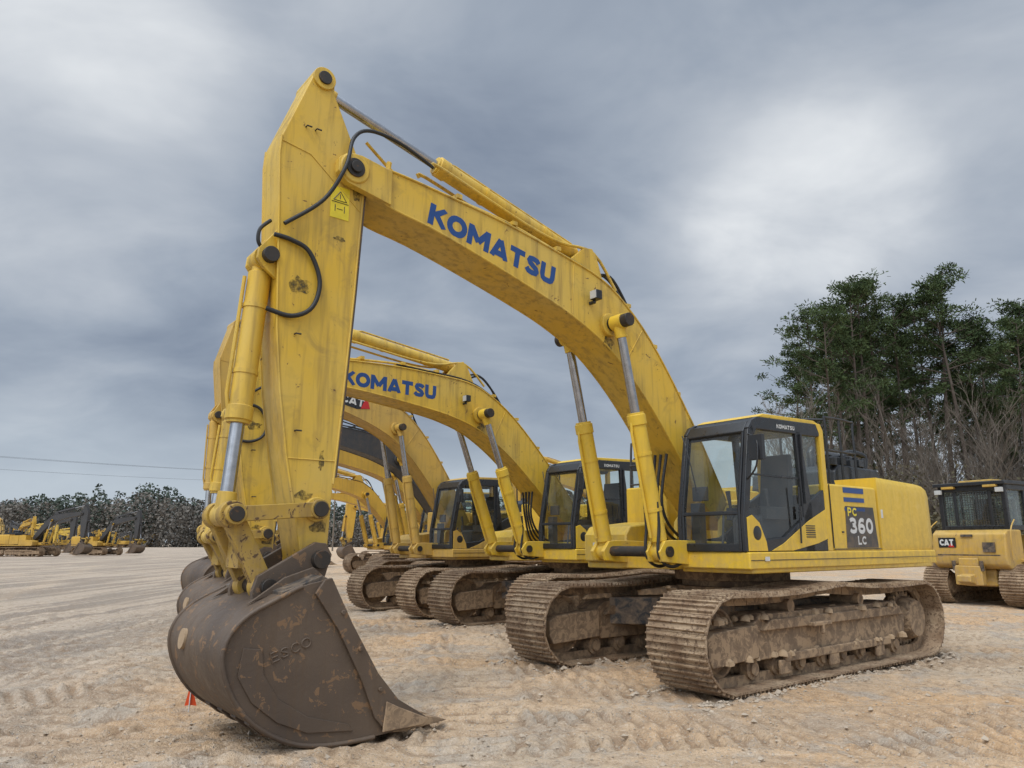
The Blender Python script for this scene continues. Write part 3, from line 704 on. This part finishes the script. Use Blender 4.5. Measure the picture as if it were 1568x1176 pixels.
# ------------------------------------------------------------------ small objects
def flag(loc,s=1):
    r=empty('marker_flag',loc,.4)
    m=M(); m.tube([(0,0,-.05),(.01,0,.30*s)],.006,6); m.obj('stake',M_white,r)
    m=M(); m.add([(0.0,0,.30*s),(.0,.01,.06*s),(.09*s,.03,.04*s),(.045*s,-.02,.2*s),(-.05*s,.02,.05*s)],[(0,1,2,3),(0,4,1)]); m.obj('flag',M_orange,r)
flag((-3.17,7.74,0),.8); flag((-7.9,18.4,0),1); flag((8.1,24.8,0),1)
# ------------------------------------------------------------------ ground
def axis(d0,d1,step,g,lo,hi):
    a=list(np.arange(d0,d1,step)); s=step; x=a[-1]
    up=[]
    while x<hi: s*=g; x+=s; up.append(x)
    s=step;x=a[0];dn=[]
    while x>lo: s*=g; x-=s; dn.append(x)
    return np.array(dn[::-1]+a+up)
xs=axis(-7,9.5,.04,1.03,-1800,1800); ys=axis(4.8,15,.036,1.018,-700,2600)
Xg,Yg=np.meshgrid(xs,ys); 
def vnoise(x,y,f,seed):
    rs=np.random.RandomState(seed); T=rs.rand(256,256)
    x=x*f+1000.3;y=y*f+1000.7; xi=np.floor(x).astype(int);yi=np.floor(y).astype(int);fx=x-xi;fy=y-yi
    fx=fx*fx*(3-2*fx);fy=fy*fy*(3-2*fy); g=lambda a,b:T[a%256,b%256]
    return (g(xi,yi)*(1-fx)+g(xi+1,yi)*fx)*(1-fy)+(g(xi,yi+1)*(1-fx)+g(xi+1,yi+1)*fx)*fy-.5
dist=np.hypot(Xg,Yg-6); near=np.clip(1.3-dist/40,0,1)
res=np.clip(1.25-dist/22,0,1)
H=vnoise(Xg,Yg,.5,1)*.06*near+vnoise(Xg,Yg,1.7,2)*.022*near+vnoise(Xg,Yg,4.3,3)*.012*near+vnoise(Xg,Yg,9,4)*.012*res+vnoise(Xg,Yg,13,14)*.014*res
band=np.zeros_like(H); cle=np.zeros_like(H)
rb=random.Random(11)
bands=[]
for k in range(10): bands.append((rb.uniform(-6,9),rb.uniform(5,19),R(rb.uniform(30,55)),.20))
for k in range(15): bands.append((rb.uniform(-6,8),4.9+k*.95+rb.uniform(-.3,.3),R(rb.uniform(-12,12)),.20))
for k in range(9): bands.append((rb.uniform(-12,-2),8,R(rb.uniform(82,125)),.26))
for (bx,by,an,pt) in bands:
    wob=vnoise(Xg,Yg,.16,int(bx*100)%97+5)*1.2
    for off in (-1.26,1.26):
        s=(Xg-bx)*math.cos(an)+(Yg-by)*math.sin(an); d=-(Xg-bx)*math.sin(an)+(Yg-by)*math.cos(an)+off+wob
        mk=np.clip((.40-np.abs(d))/.05,0,1)*np.clip(vnoise(Xg,Yg,.40,int(by*31)%89)*3.6+1.1,0,1)
        tri=np.abs((((s+.1*d)/pt)%1)-.5)*2
        band=np.maximum(band*.5,mk) ; cle=cle*(1-mk)+mk*(np.clip(tri*2.2-.7,0,1)-.5)
        H-=mk*.012; H+=np.clip(1-np.abs(np.abs(d)-.46)/.07,0,1)*.018*np.clip(vnoise(Xg,Yg,.9,7)*3+.5,0,1)*near
cl=cle*np.clip(.75+vnoise(Xg,Yg,2.2,9)*1.5,0.05,1.2)*np.clip(1.6-dist/15,0,1)
H+=cl*.052
H-=np.median(H[(dist<10)])
H=H*np.clip(1.5-dist/60,0,1)
H-=.005
co=np.stack([Xg,Yg,H],-1).reshape(-1,3).astype(np.float32)
ny,nx=Xg.shape; idx=np.arange(nx*ny).reshape(ny,nx)
fc=np.stack([idx[:-1,:-1],idx[:-1,1:],idx[1:,1:],idx[1:,:-1]],-1).reshape(-1,4)
me=bpy.data.meshes.new('ground'); me.vertices.add(len(co)); me.vertices.foreach_set('co',co.ravel())
me.loops.add(fc.size); me.loops.foreach_set('vertex_index',fc.ravel().astype(np.int32))
me.polygons.add(len(fc)); me.polygons.foreach_set('loop_start',(np.arange(len(fc))*4).astype(np.int32)); me.polygons.foreach_set('loop_total',np.full(len(fc),4,np.int32))
me.update(calc_edges=True); me.polygons.foreach_set('use_smooth',np.ones(len(fc),bool))
at=me.attributes.new('band','FLOAT','POINT'); at.data.foreach_set('value',np.clip(band,0,1).ravel().astype(np.float32))
at=me.attributes.new('cleat','FLOAT','POINT'); at.data.foreach_set('value',np.clip(cl+.5,0,1).ravel().astype(np.float32))
m,nt,b,_=newmat('packed_clay')
v=coords(nt); vx=coords(nt,(.10,.9,1)); vy=coords(nt,(1.3,.07,1))
n0=noise(nt,v,.22,4,.6,.5); n1=noise(nt,v,1.1,4,.65,.4); n2=noise(nt,v,7,5,.8); n3=noise(nt,v,50,3,.75)
sX=noise(nt,vx,1.2,4,.65,.3); sY=noise(nt,vy,1.,4,.6,.6)
sx=N(nt,'ShaderNodeSeparateXYZ'); nt.links.new(v,sx.inputs[0])
c=mixc(nt,mrange(nt,n0,.42,.58),(.61,.40,.225),(.56,.435,.305))
c=mixc(nt,mrange(nt,n1,.50,.60,0,.8),c,(.42,.365,.30))
c=mixc(nt,mrange(nt,sX,.52,.60,0,.6),c,(.44,.315,.205))
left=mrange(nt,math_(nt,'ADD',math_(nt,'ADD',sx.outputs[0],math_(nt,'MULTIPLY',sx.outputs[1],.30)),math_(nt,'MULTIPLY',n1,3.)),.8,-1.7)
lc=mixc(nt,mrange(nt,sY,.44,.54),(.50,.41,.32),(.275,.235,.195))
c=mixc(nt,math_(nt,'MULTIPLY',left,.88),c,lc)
ab=N(nt,'ShaderNodeAttribute'); ab.attribute_name='band'
ac=N(nt,'ShaderNodeAttribute'); ac.attribute_name='cleat'
c=mixc(nt,math_(nt,'MULTIPLY',ab.outputs['Fac'],.28),c,(.66,.49,.325))
c=mixc(nt,mrange(nt,ac.outputs['Fac'],.45,.08,0,.65),c,(.27,.18,.11))
c=mixc(nt,mrange(nt,n2,.50,.62,0,.55),c,(.29,.195,.12))
c=mixc(nt,mrange(nt,n2,.46,.36,0,.4),c,(.66,.54,.41))
c=mixc(nt,mrange(nt,n3,.56,.66,0,.6),c,(.66,.57,.46))
c=mixc(nt,mrange(nt,n3,.42,.34,0,.5),c,(.20,.145,.10))
vo=N(nt,'ShaderNodeTexVoronoi'); vo.inputs['Scale'].default_value=26; nt.links.new(v,vo.inputs['Vector'])
peb=mrange(nt,vo.outputs['Distance'],.28,.12)
wt=N(nt,'ShaderNodeSeparateColor'); nt.links.new(vo.outputs['Color'],wt.inputs[0])
peb=math_(nt,'MULTIPLY',peb,math_(nt,'GREATER_THAN',wt.outputs[0],.66))
c=mixc(nt,math_(nt,'MULTIPLY',peb,.75),c,(.47,.43,.385))
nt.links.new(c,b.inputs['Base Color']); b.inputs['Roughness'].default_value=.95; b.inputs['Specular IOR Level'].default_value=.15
hh=math_(nt,'ADD',math_(nt,'ADD',math_(nt,'MULTIPLY',n2,1.5),math_(nt,'MULTIPLY',n3,.6)),math_(nt,'MULTIPLY',peb,.4))
bump(nt,b,hh,.85,.05)
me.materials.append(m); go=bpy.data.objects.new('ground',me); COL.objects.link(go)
gm=M(); rg=random.Random(5)
def stone(x,y,r):
    vs=[Vector((rg.gauss(0,1),rg.gauss(0,1),rg.gauss(0,.6))).normalized()*r*rg.uniform(.7,1.2) for _ in range(6)]
    base=[Vector((r,0,0)),Vector((0,r,0)),Vector((-r,0,0)),Vector((0,-r,0)),Vector((0,0,r*.7)),Vector((0,0,-r*.7))]
    vs=[q+w*.35 for q,w in zip(base,vs)]
    zi=float(H[min(max(np.searchsorted(ys,y),0),ny-1),min(max(np.searchsorted(xs,x),0),nx-1)])
    gm.add([q+Vector((x,y,zi+r*.25)) for q in vs],[(0,1,4),(1,2,4),(2,3,4),(3,0,4),(1,0,5),(2,1,5),(3,2,5),(0,3,5)])
for i in range(9000):
    y=5+15*rg.random()**1.6; x=rg.uniform(-.75,.8)*y*1.05; stone(x,y,rg.uniform(.005,.015)*(2.2 if rg.random()<.06 else 1))
for (cx_,cy_) in ((3.17,11.0),(1.57,15.82)):
    for i in range(1100):
        lx=rg.uniform(-3.1,3.1); ly=rg.choice((-1,1))*(1.26+rg.choice((-1,1))*abs(rg.gauss(.42,.12)))
        x=cx_+lx*FW[0]-ly*FW[1]; y=cy_+lx*FW[1]+ly*FW[0]; stone(x,y,rg.uniform(.01,.035))
gm.obj('gravel',simple('gravel_stone',(.44,.36,.27),.9),None)
# ------------------------------------------------------------------ trees
def foliage(name,c1,c2):
    m,nt,b,_=newmat(name); v=coords(nt); n=noise(nt,v,.9,2)
    oi=N(nt,'ShaderNodeObjectInfo')
    c=mixc(nt,mrange(nt,n,.35,.65),c1,c2)
    c=mixc(nt,math_(nt,'MULTIPLY',oi.outputs['Random'],.35),c,tuple(x*.6 for x in c1))
    nt.links.new(c,b.inputs['Base Color']); b.inputs['Roughness'].default_value=.85; b.inputs['Specular IOR Level'].default_value=.1
    return m
M_needle=foliage('pine_needles',(.040,.062,.027),(.090,.122,.050))
M_bark=simple('pine_bark',(.095,.075,.06),.95)
M_twig=simple('bare_branches',(.14,.118,.095),.95)
M_haze=foliage('far_needles_hazed',(.080,.100,.080),(.11,.135,.105))  # distant pines: aerial haze painted into the base colours, lighter and greyer
M_haze2=foliage('far_bare_hazed',(.165,.15,.13),(.20,.18,.155))  # distant bare trees, lightened in base colour to stand in for haze
def pine(seed,Ht):
    r=random.Random(seed); tr=M(); lf=M()
    lean=(r.uniform(-.8,.8),r.uniform(-.8,.8))
    tp=[(lean[0]*(t**2)+.25*math.sin(3*t+seed),lean[1]*t*t+.2*math.cos(4*t+seed),Ht*t) for t in [i/9 for i in range(10)]]
    r0=Ht*.0105
    tr.tube(tp,[r0*(1-.85*i/9) for i in range(10)],7)
    start=r.uniform(.46,.64)
    nl=r.randint(23,29)
    for i in range(nl):
        t=start+(1-start)*(i+.8*r.random())/nl; t=min(t,.995); z=Ht*t
        k=min(int(t*9),8); base=Vector(tp[k]).lerp(Vector(tp[k+1]),t*9-k)
        u=(t-start)/(1-start); ln=Ht*.13*(math.sin(math.pi*min(.25+u*.70,1))**.8)*r.uniform(.35,1.3)+.3
        az=r.uniform(0,6.28); up=r.uniform(-.1,.45)+.5*u
        d=Vector((math.cos(az),math.sin(az),up)).normalized()
        pts=[base,base+d*ln*.5+Vector((0,0,.1)),base+d*ln+Vector((0,0,.25))]
        tr.tube(pts,[.05+.002*ln,.035,.012],4,False)
        for c in range(r.randint(2,3)):
            cp=base+d*ln*r.uniform(.55,1.1)+Vector((r.gauss(0,.35),r.gauss(0,.35),r.gauss(.15,.2)))
            tr.tube([base+d*ln*.4,cp],[.02,.008],3,False)
            rad=r.uniform(.4,.85)
            for q in range(r.randint(65,105)):
                o=Vector((r.gauss(0,1),r.gauss(0,1),r.gauss(0,.45)))*rad*.5
                dd=(o.normalized()+Vector((r.gauss(0,.5),r.gauss(0,.5),r.gauss(.3,.5)))).normalized()
                sd=dd.cross(Vector((r.gauss(0,1),r.gauss(0,1),r.gauss(0,1)))).normalized()*.042
                p=cp+o; L=r.uniform(.15,.32)
                lf.add([p-sd,p+sd,p+dd*L+sd*.8,p+dd*L-sd*.8],[(0,1,2,3)])
    for i in range(8):
        t=r.uniform(.25,start); k=min(int(t*9),8); base=Vector(tp[k]).lerp(Vector(tp[k+1]),t*9-k); az=r.uniform(0,6.28)
        tr.tube([base,base+Vector((math.cos(az),math.sin(az),.1))*r.uniform(.5,1.8)],[.03,.008],3,False)
    return tr,lf
def quickmesh(mm,name,mat):
    me=bpy.data.meshes.new(name); me.from_pydata(mm.v,[],mm.f); me.materials.append(mat); return me
PV=[]
for k in range(8):
    tr,lf=pine(100+k,20+k*.8); PV.append((quickmesh(tr,'pine_trunk',M_bark),quickmesh(lf,'pine_crown',M_needle),20+k*.8))
def bare(seed,Ht):
    r=random.Random(seed); tr=M()
    def grow(p,d,L,rad,depth):
        n=3; pts=[p];dd=d.copy()
        for i in range(n):
            dd=(dd+Vector((r.gauss(0,.13),r.gauss(0,.13),r.gauss(.04,.06)))).normalized(); pts.append(pts[-1]+dd*L/n)
        tr.tube(pts,[rad*(1-.5*i/n) for i in range(n+1)],6 if depth==0 else 3,False)
        if depth>=4: return
        kk=r.randint(7,10) if depth==0 else r.randint(3,5)
        for j in range(kk):
            t=r.uniform(.35,1) if depth==0 else r.uniform(.25,1)
            q=pts[min(int(t*n),n-1)].lerp(pts[min(int(t*n)+1,n)],t*n-int(t*n) if t<1 else 1)
            az=r.uniform(0,6.28); sp=r.uniform(.35,.8)
            nd=(dd+Vector((math.cos(az)*sp,math.sin(az)*sp,.15))).normalized()
            grow(q,nd,L*r.uniform(.38,.55),max(rad*.45,.010),depth+1)
    grow(Vector((0,0,0)),Vector((0,0,1)),Ht*.62,Ht*.0075,0)
    return tr
BV=[(quickmesh(bare(200+k,14),'bare_tree_limbs',M_twig),14) for k in range(4)]
def place(kind,X,Y,Ht,rz):
    if kind=='p':
        tm,lm,h=rnd.choice(PV); e=empty('pine_tree',(X,Y,-.1),rz); s=Ht/h; e.scale=(s*1.0,s*1.0,s)
        for nm,md in (('trunk',tm),('crown',lm)):
            o=bpy.data.objects.new(nm,md); COL.objects.link(o); o.parent=e
    else:
        md,h=rnd.choice(BV); o=bpy.data.objects.new('bare_tree',md); COL.objects.link(o); o.location=(X,Y,-.1); o.rotation_euler=(0,0,rz); s=Ht/h; o.scale=(s,s,s)
def hgt(u):
    return np.interp(u,[1195,1215,1240,1290,1340,1380,1420,1450,1480,1520,1560,1650,1900],[11,16,18.5,21,22.3,22.3,20.3,19,24.5,20.5,20,22,22])
FAR=1.25
for u in [1232,1260,1284,1306,1328,1350,1374,1398,1425,1455,1478,1496,1520,1550,1590,1625,1660,1700,1750,1800,1860]:
    Yd=rnd.uniform(54,68)*FAR; X=(u-784)/1130*Yd*.975
    place('p',X,Yd,hgt(u)*Yd/60*rnd.uniform(.92,1.03),rnd.uniform(0,6))
for i in range(70):
    u=rnd.uniform(1238,1950); Yd=rnd.uniform(66,98)*FAR; X=(u-784)/1130*Yd*.975
    place('p',X,Yd,hgt(u)*Yd/60*rnd.uniform(.42,.88),rnd.uniform(0,6))
for i in range(140):
    u=rnd.uniform(1195,1950); Yd=rnd.uniform(50,95)*FAR; X=(u-784)/1130*Yd*.975
    place('b',X,Yd,min(hgt(u)*.8*Yd/60,rnd.uniform(8,15)*FAR),rnd.uniform(0,6))
def mass(name,mat,items,seed,per,leaf):
    r=random.Random(seed); V=[];F=[]
    for (X,Y,z0,z1,w) in items:
        for q in range(per):
            a=r.uniform(0,6.28); rr=w*math.sqrt(r.random()); t=r.random()
            zz=z0+(z1-z0)*t; k=math.sqrt(max(0.05,1-(2*t-1)**2*.9))
            p=Vector((X+rr*k*math.cos(a),Y+rr*k*math.sin(a),zz)); 
            d=Vector((r.gauss(0,1),r.gauss(0,1),r.gauss(0,1))).normalized()*leaf*r.uniform(.5,1.2); e=d.cross(Vector((r.gauss(0,1),r.gauss(0,1),r.gauss(0,1)))).normalized()*leaf*r.uniform(.3,.8)
            o=len(V); V+= [tuple(p-e),tuple(p+d*.6),tuple(p+e),tuple(p-d*.6)]; F.append((o,o+1,o+2,o+3))
    me=bpy.data.meshes.new(name); me.from_pydata(V,[],F); me.materials.append(mat); o=bpy.data.objects.new(name,me); COL.objects.link(o)
it=[]
for i in range(330):
    u=rnd.uniform(1190,1980); Yd=rnd.uniform(60,116); it.append(((u-784)/1130*Yd*.975,Yd,0,rnd.uniform(2,9),rnd.uniform(1.2,2.6)))
mass('undergrowth',foliage('undergrowth',(.085,.08,.048),(.14,.12,.08)),it,1,150,.28)
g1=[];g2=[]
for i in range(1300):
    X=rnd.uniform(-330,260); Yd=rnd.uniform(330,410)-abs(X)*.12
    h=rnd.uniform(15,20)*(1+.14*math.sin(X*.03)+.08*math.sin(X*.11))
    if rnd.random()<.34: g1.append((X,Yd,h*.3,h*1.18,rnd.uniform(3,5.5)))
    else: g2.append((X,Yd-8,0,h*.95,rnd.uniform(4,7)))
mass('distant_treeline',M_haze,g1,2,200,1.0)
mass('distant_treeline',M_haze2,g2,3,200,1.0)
# power line
pw=empty('power_line',(0,0,0),0)
pa=(-120,62,0); pbb=(-38,160,0)
for q in (pa,pbb):
    w=M(); w.tube([(q[0],q[1],-.5),(q[0],q[1],17)],[.18,.12],10); w.box((q[0],q[1],16),(2.2,.12,.14)); w.obj('pole',M_wood,pw)
for k,(oz,ox) in enumerate(((16.1,-.9),(16.1,.9),(14.2,0))):
    w=M(); w.tube([(pa[0]+(pbb[0]-pa[0])*t+ox,pa[1]+(pbb[1]-pa[1])*t,oz-1.6*4*t*(1-t)) for t in [i/24 for i in range(25)]],.015,4); w.obj('wire',M_black,pw)
# ------------------------------------------------------------------ world
W=bpy.data.worlds.new('World'); SC.world=W; W.use_nodes=True; nt=W.node_tree; nt.nodes.clear()
sun_dir=Vector((-.25,-.55,.80)).normalized()
sky=N(nt,'ShaderNodeTexSky',sky_type='NISHITA'); sky.sun_disc=False
sky.sun_elevation=math.asin(sun_dir.z); sky.sun_rotation=math.atan2(sun_dir.x,sun_dir.y)
bg1=N(nt,'ShaderNodeBackground'); bg1.inputs[1].default_value=.1; nt.links.new(sky.outputs[0],bg1.inputs[0])
tc=N(nt,'ShaderNodeTexCoord'); sp=N(nt,'ShaderNodeSeparateXYZ'); nt.links.new(tc.outputs['Generated'],sp.inputs[0])
den=math_(nt,'ADD',math_(nt,'MAXIMUM',sp.outputs[2],0.),.30)
cb=N(nt,'ShaderNodeCombineXYZ'); nt.links.new(math_(nt,'DIVIDE',sp.outputs[0],den),cb.inputs[0]); nt.links.new(math_(nt,'DIVIDE',sp.outputs[1],den),cb.inputs[1])
def wn(scale,detail,rough,off,dist=0.):
    mp=N(nt,'ShaderNodeMapping'); mp.inputs['Location'].default_value=off; mp.inputs['Scale'].default_value=(1,1.2,1); nt.links.new(cb.outputs[0],mp.inputs[0])
    return noise(nt,mp.outputs[0],scale,detail,rough,dist)
na=wn(.8,3,.5,(3.1,1.7,0),.2); nb=wn(2.6,5,.55,(1.3,4.4,0),.3)
mixn=math_(nt,'ADD',math_(nt,'MULTIPLY',na,.60),math_(nt,'MULTIPLY',nb,.40))
def blob(d,a,bv,amp):
    dn=N(nt,'ShaderNodeVectorMath',operation='DOT_PRODUCT'); nt.links.new(tc.outputs['Generated'],dn.inputs[0]); dn.inputs[1].default_value=Vector(d).normalized()
    n=N(nt,'ShaderNodeMapRange',interpolation_type='SMOOTHSTEP'); nt.links.new(dn.outputs['Value'],n.inputs[0]); n.inputs[1].default_value=a;n.inputs[2].default_value=bv;n.inputs[3].default_value=0;n.inputs[4].default_value=amp
    return n.outputs[0]
f=mixn
for args in (((-.51,.735,.45),.965,1.,.27),((.352,.848,.396),.98,1.,.15),((-.5,.80,.16),.88,1.,-.13),((.05,.80,.55),.90,1.,-.02)):
    f=math_(nt,'ADD',f,blob(*args))
rp=N(nt,'ShaderNodeValToRGB'); nt.links.new(f,rp.inputs[0]); e=rp.color_ramp.elements
e[0].position=.33;e[0].color=(.215,.26,.34,1); e[1].position=.80;e[1].color=(.90,.92,.93,1)
q=e.new(.46);q.color=(.335,.385,.46,1); q=e.new(.60);q.color=(.51,.55,.605,1)
hz=N(nt,'ShaderNodeMapRange',interpolation_type='SMOOTHSTEP'); nt.links.new(sp.outputs[2],hz.inputs[0]); hz.inputs[1].default_value=.22;hz.inputs[2].default_value=.0;hz.inputs[3].default_value=0;hz.inputs[4].default_value=.8
cc=mixc(nt,hz.outputs[0],rp.outputs[0],(.57,.64,.71))
zen=N(nt,'ShaderNodeMapRange',interpolation_type='SMOOTHSTEP'); nt.links.new(sp.outputs[2],zen.inputs[0]); zen.inputs[1].default_value=.66;zen.inputs[2].default_value=.95;zen.inputs[3].default_value=0;zen.inputs[4].default_value=1.7
back=blob(sun_dir,.35,1.,2.6)
st=math_(nt,'ADD',math_(nt,'ADD',zen.outputs[0],back),1.04)
bg2=N(nt,'ShaderNodeBackground'); nt.links.new(cc,bg2.inputs[0]); nt.links.new(st,bg2.inputs[1])
ms=N(nt,'ShaderNodeMixShader'); ms.inputs[0].default_value=.93
nt.links.new(bg1.outputs[0],ms.inputs[1]); nt.links.new(bg2.outputs[0],ms.inputs[2])
wo=N(nt,'ShaderNodeOutputWorld'); nt.links.new(ms.outputs[0],wo.inputs[0])
sl=bpy.data.lights.new('sun','SUN'); sl.energy=1.5; sl.angle=R(16); sl.color=(1,.96,.89)
so=bpy.data.objects.new('sun',sl); COL.objects.link(so); so.rotation_euler=sun_dir.to_track_quat('Z','Y').to_euler()
# ------------------------------------------------------------------ camera
cd=bpy.data.cameras.new('camera'); cam=bpy.data.objects.new('camera',cd); COL.objects.link(cam)
cd.sensor_width=36; cd.lens=36*1130/1568; cd.clip_end=5000; cd.clip_start=.1
cam.location=(0,0,1.6); cam.rotation_euler=(R(90)+math.atan(244/1130),0,0)
SC.camera=cam
SC.view_settings.view_transform='Standard'; SC.view_settings.look='None'; SC.view_settings.exposure=0
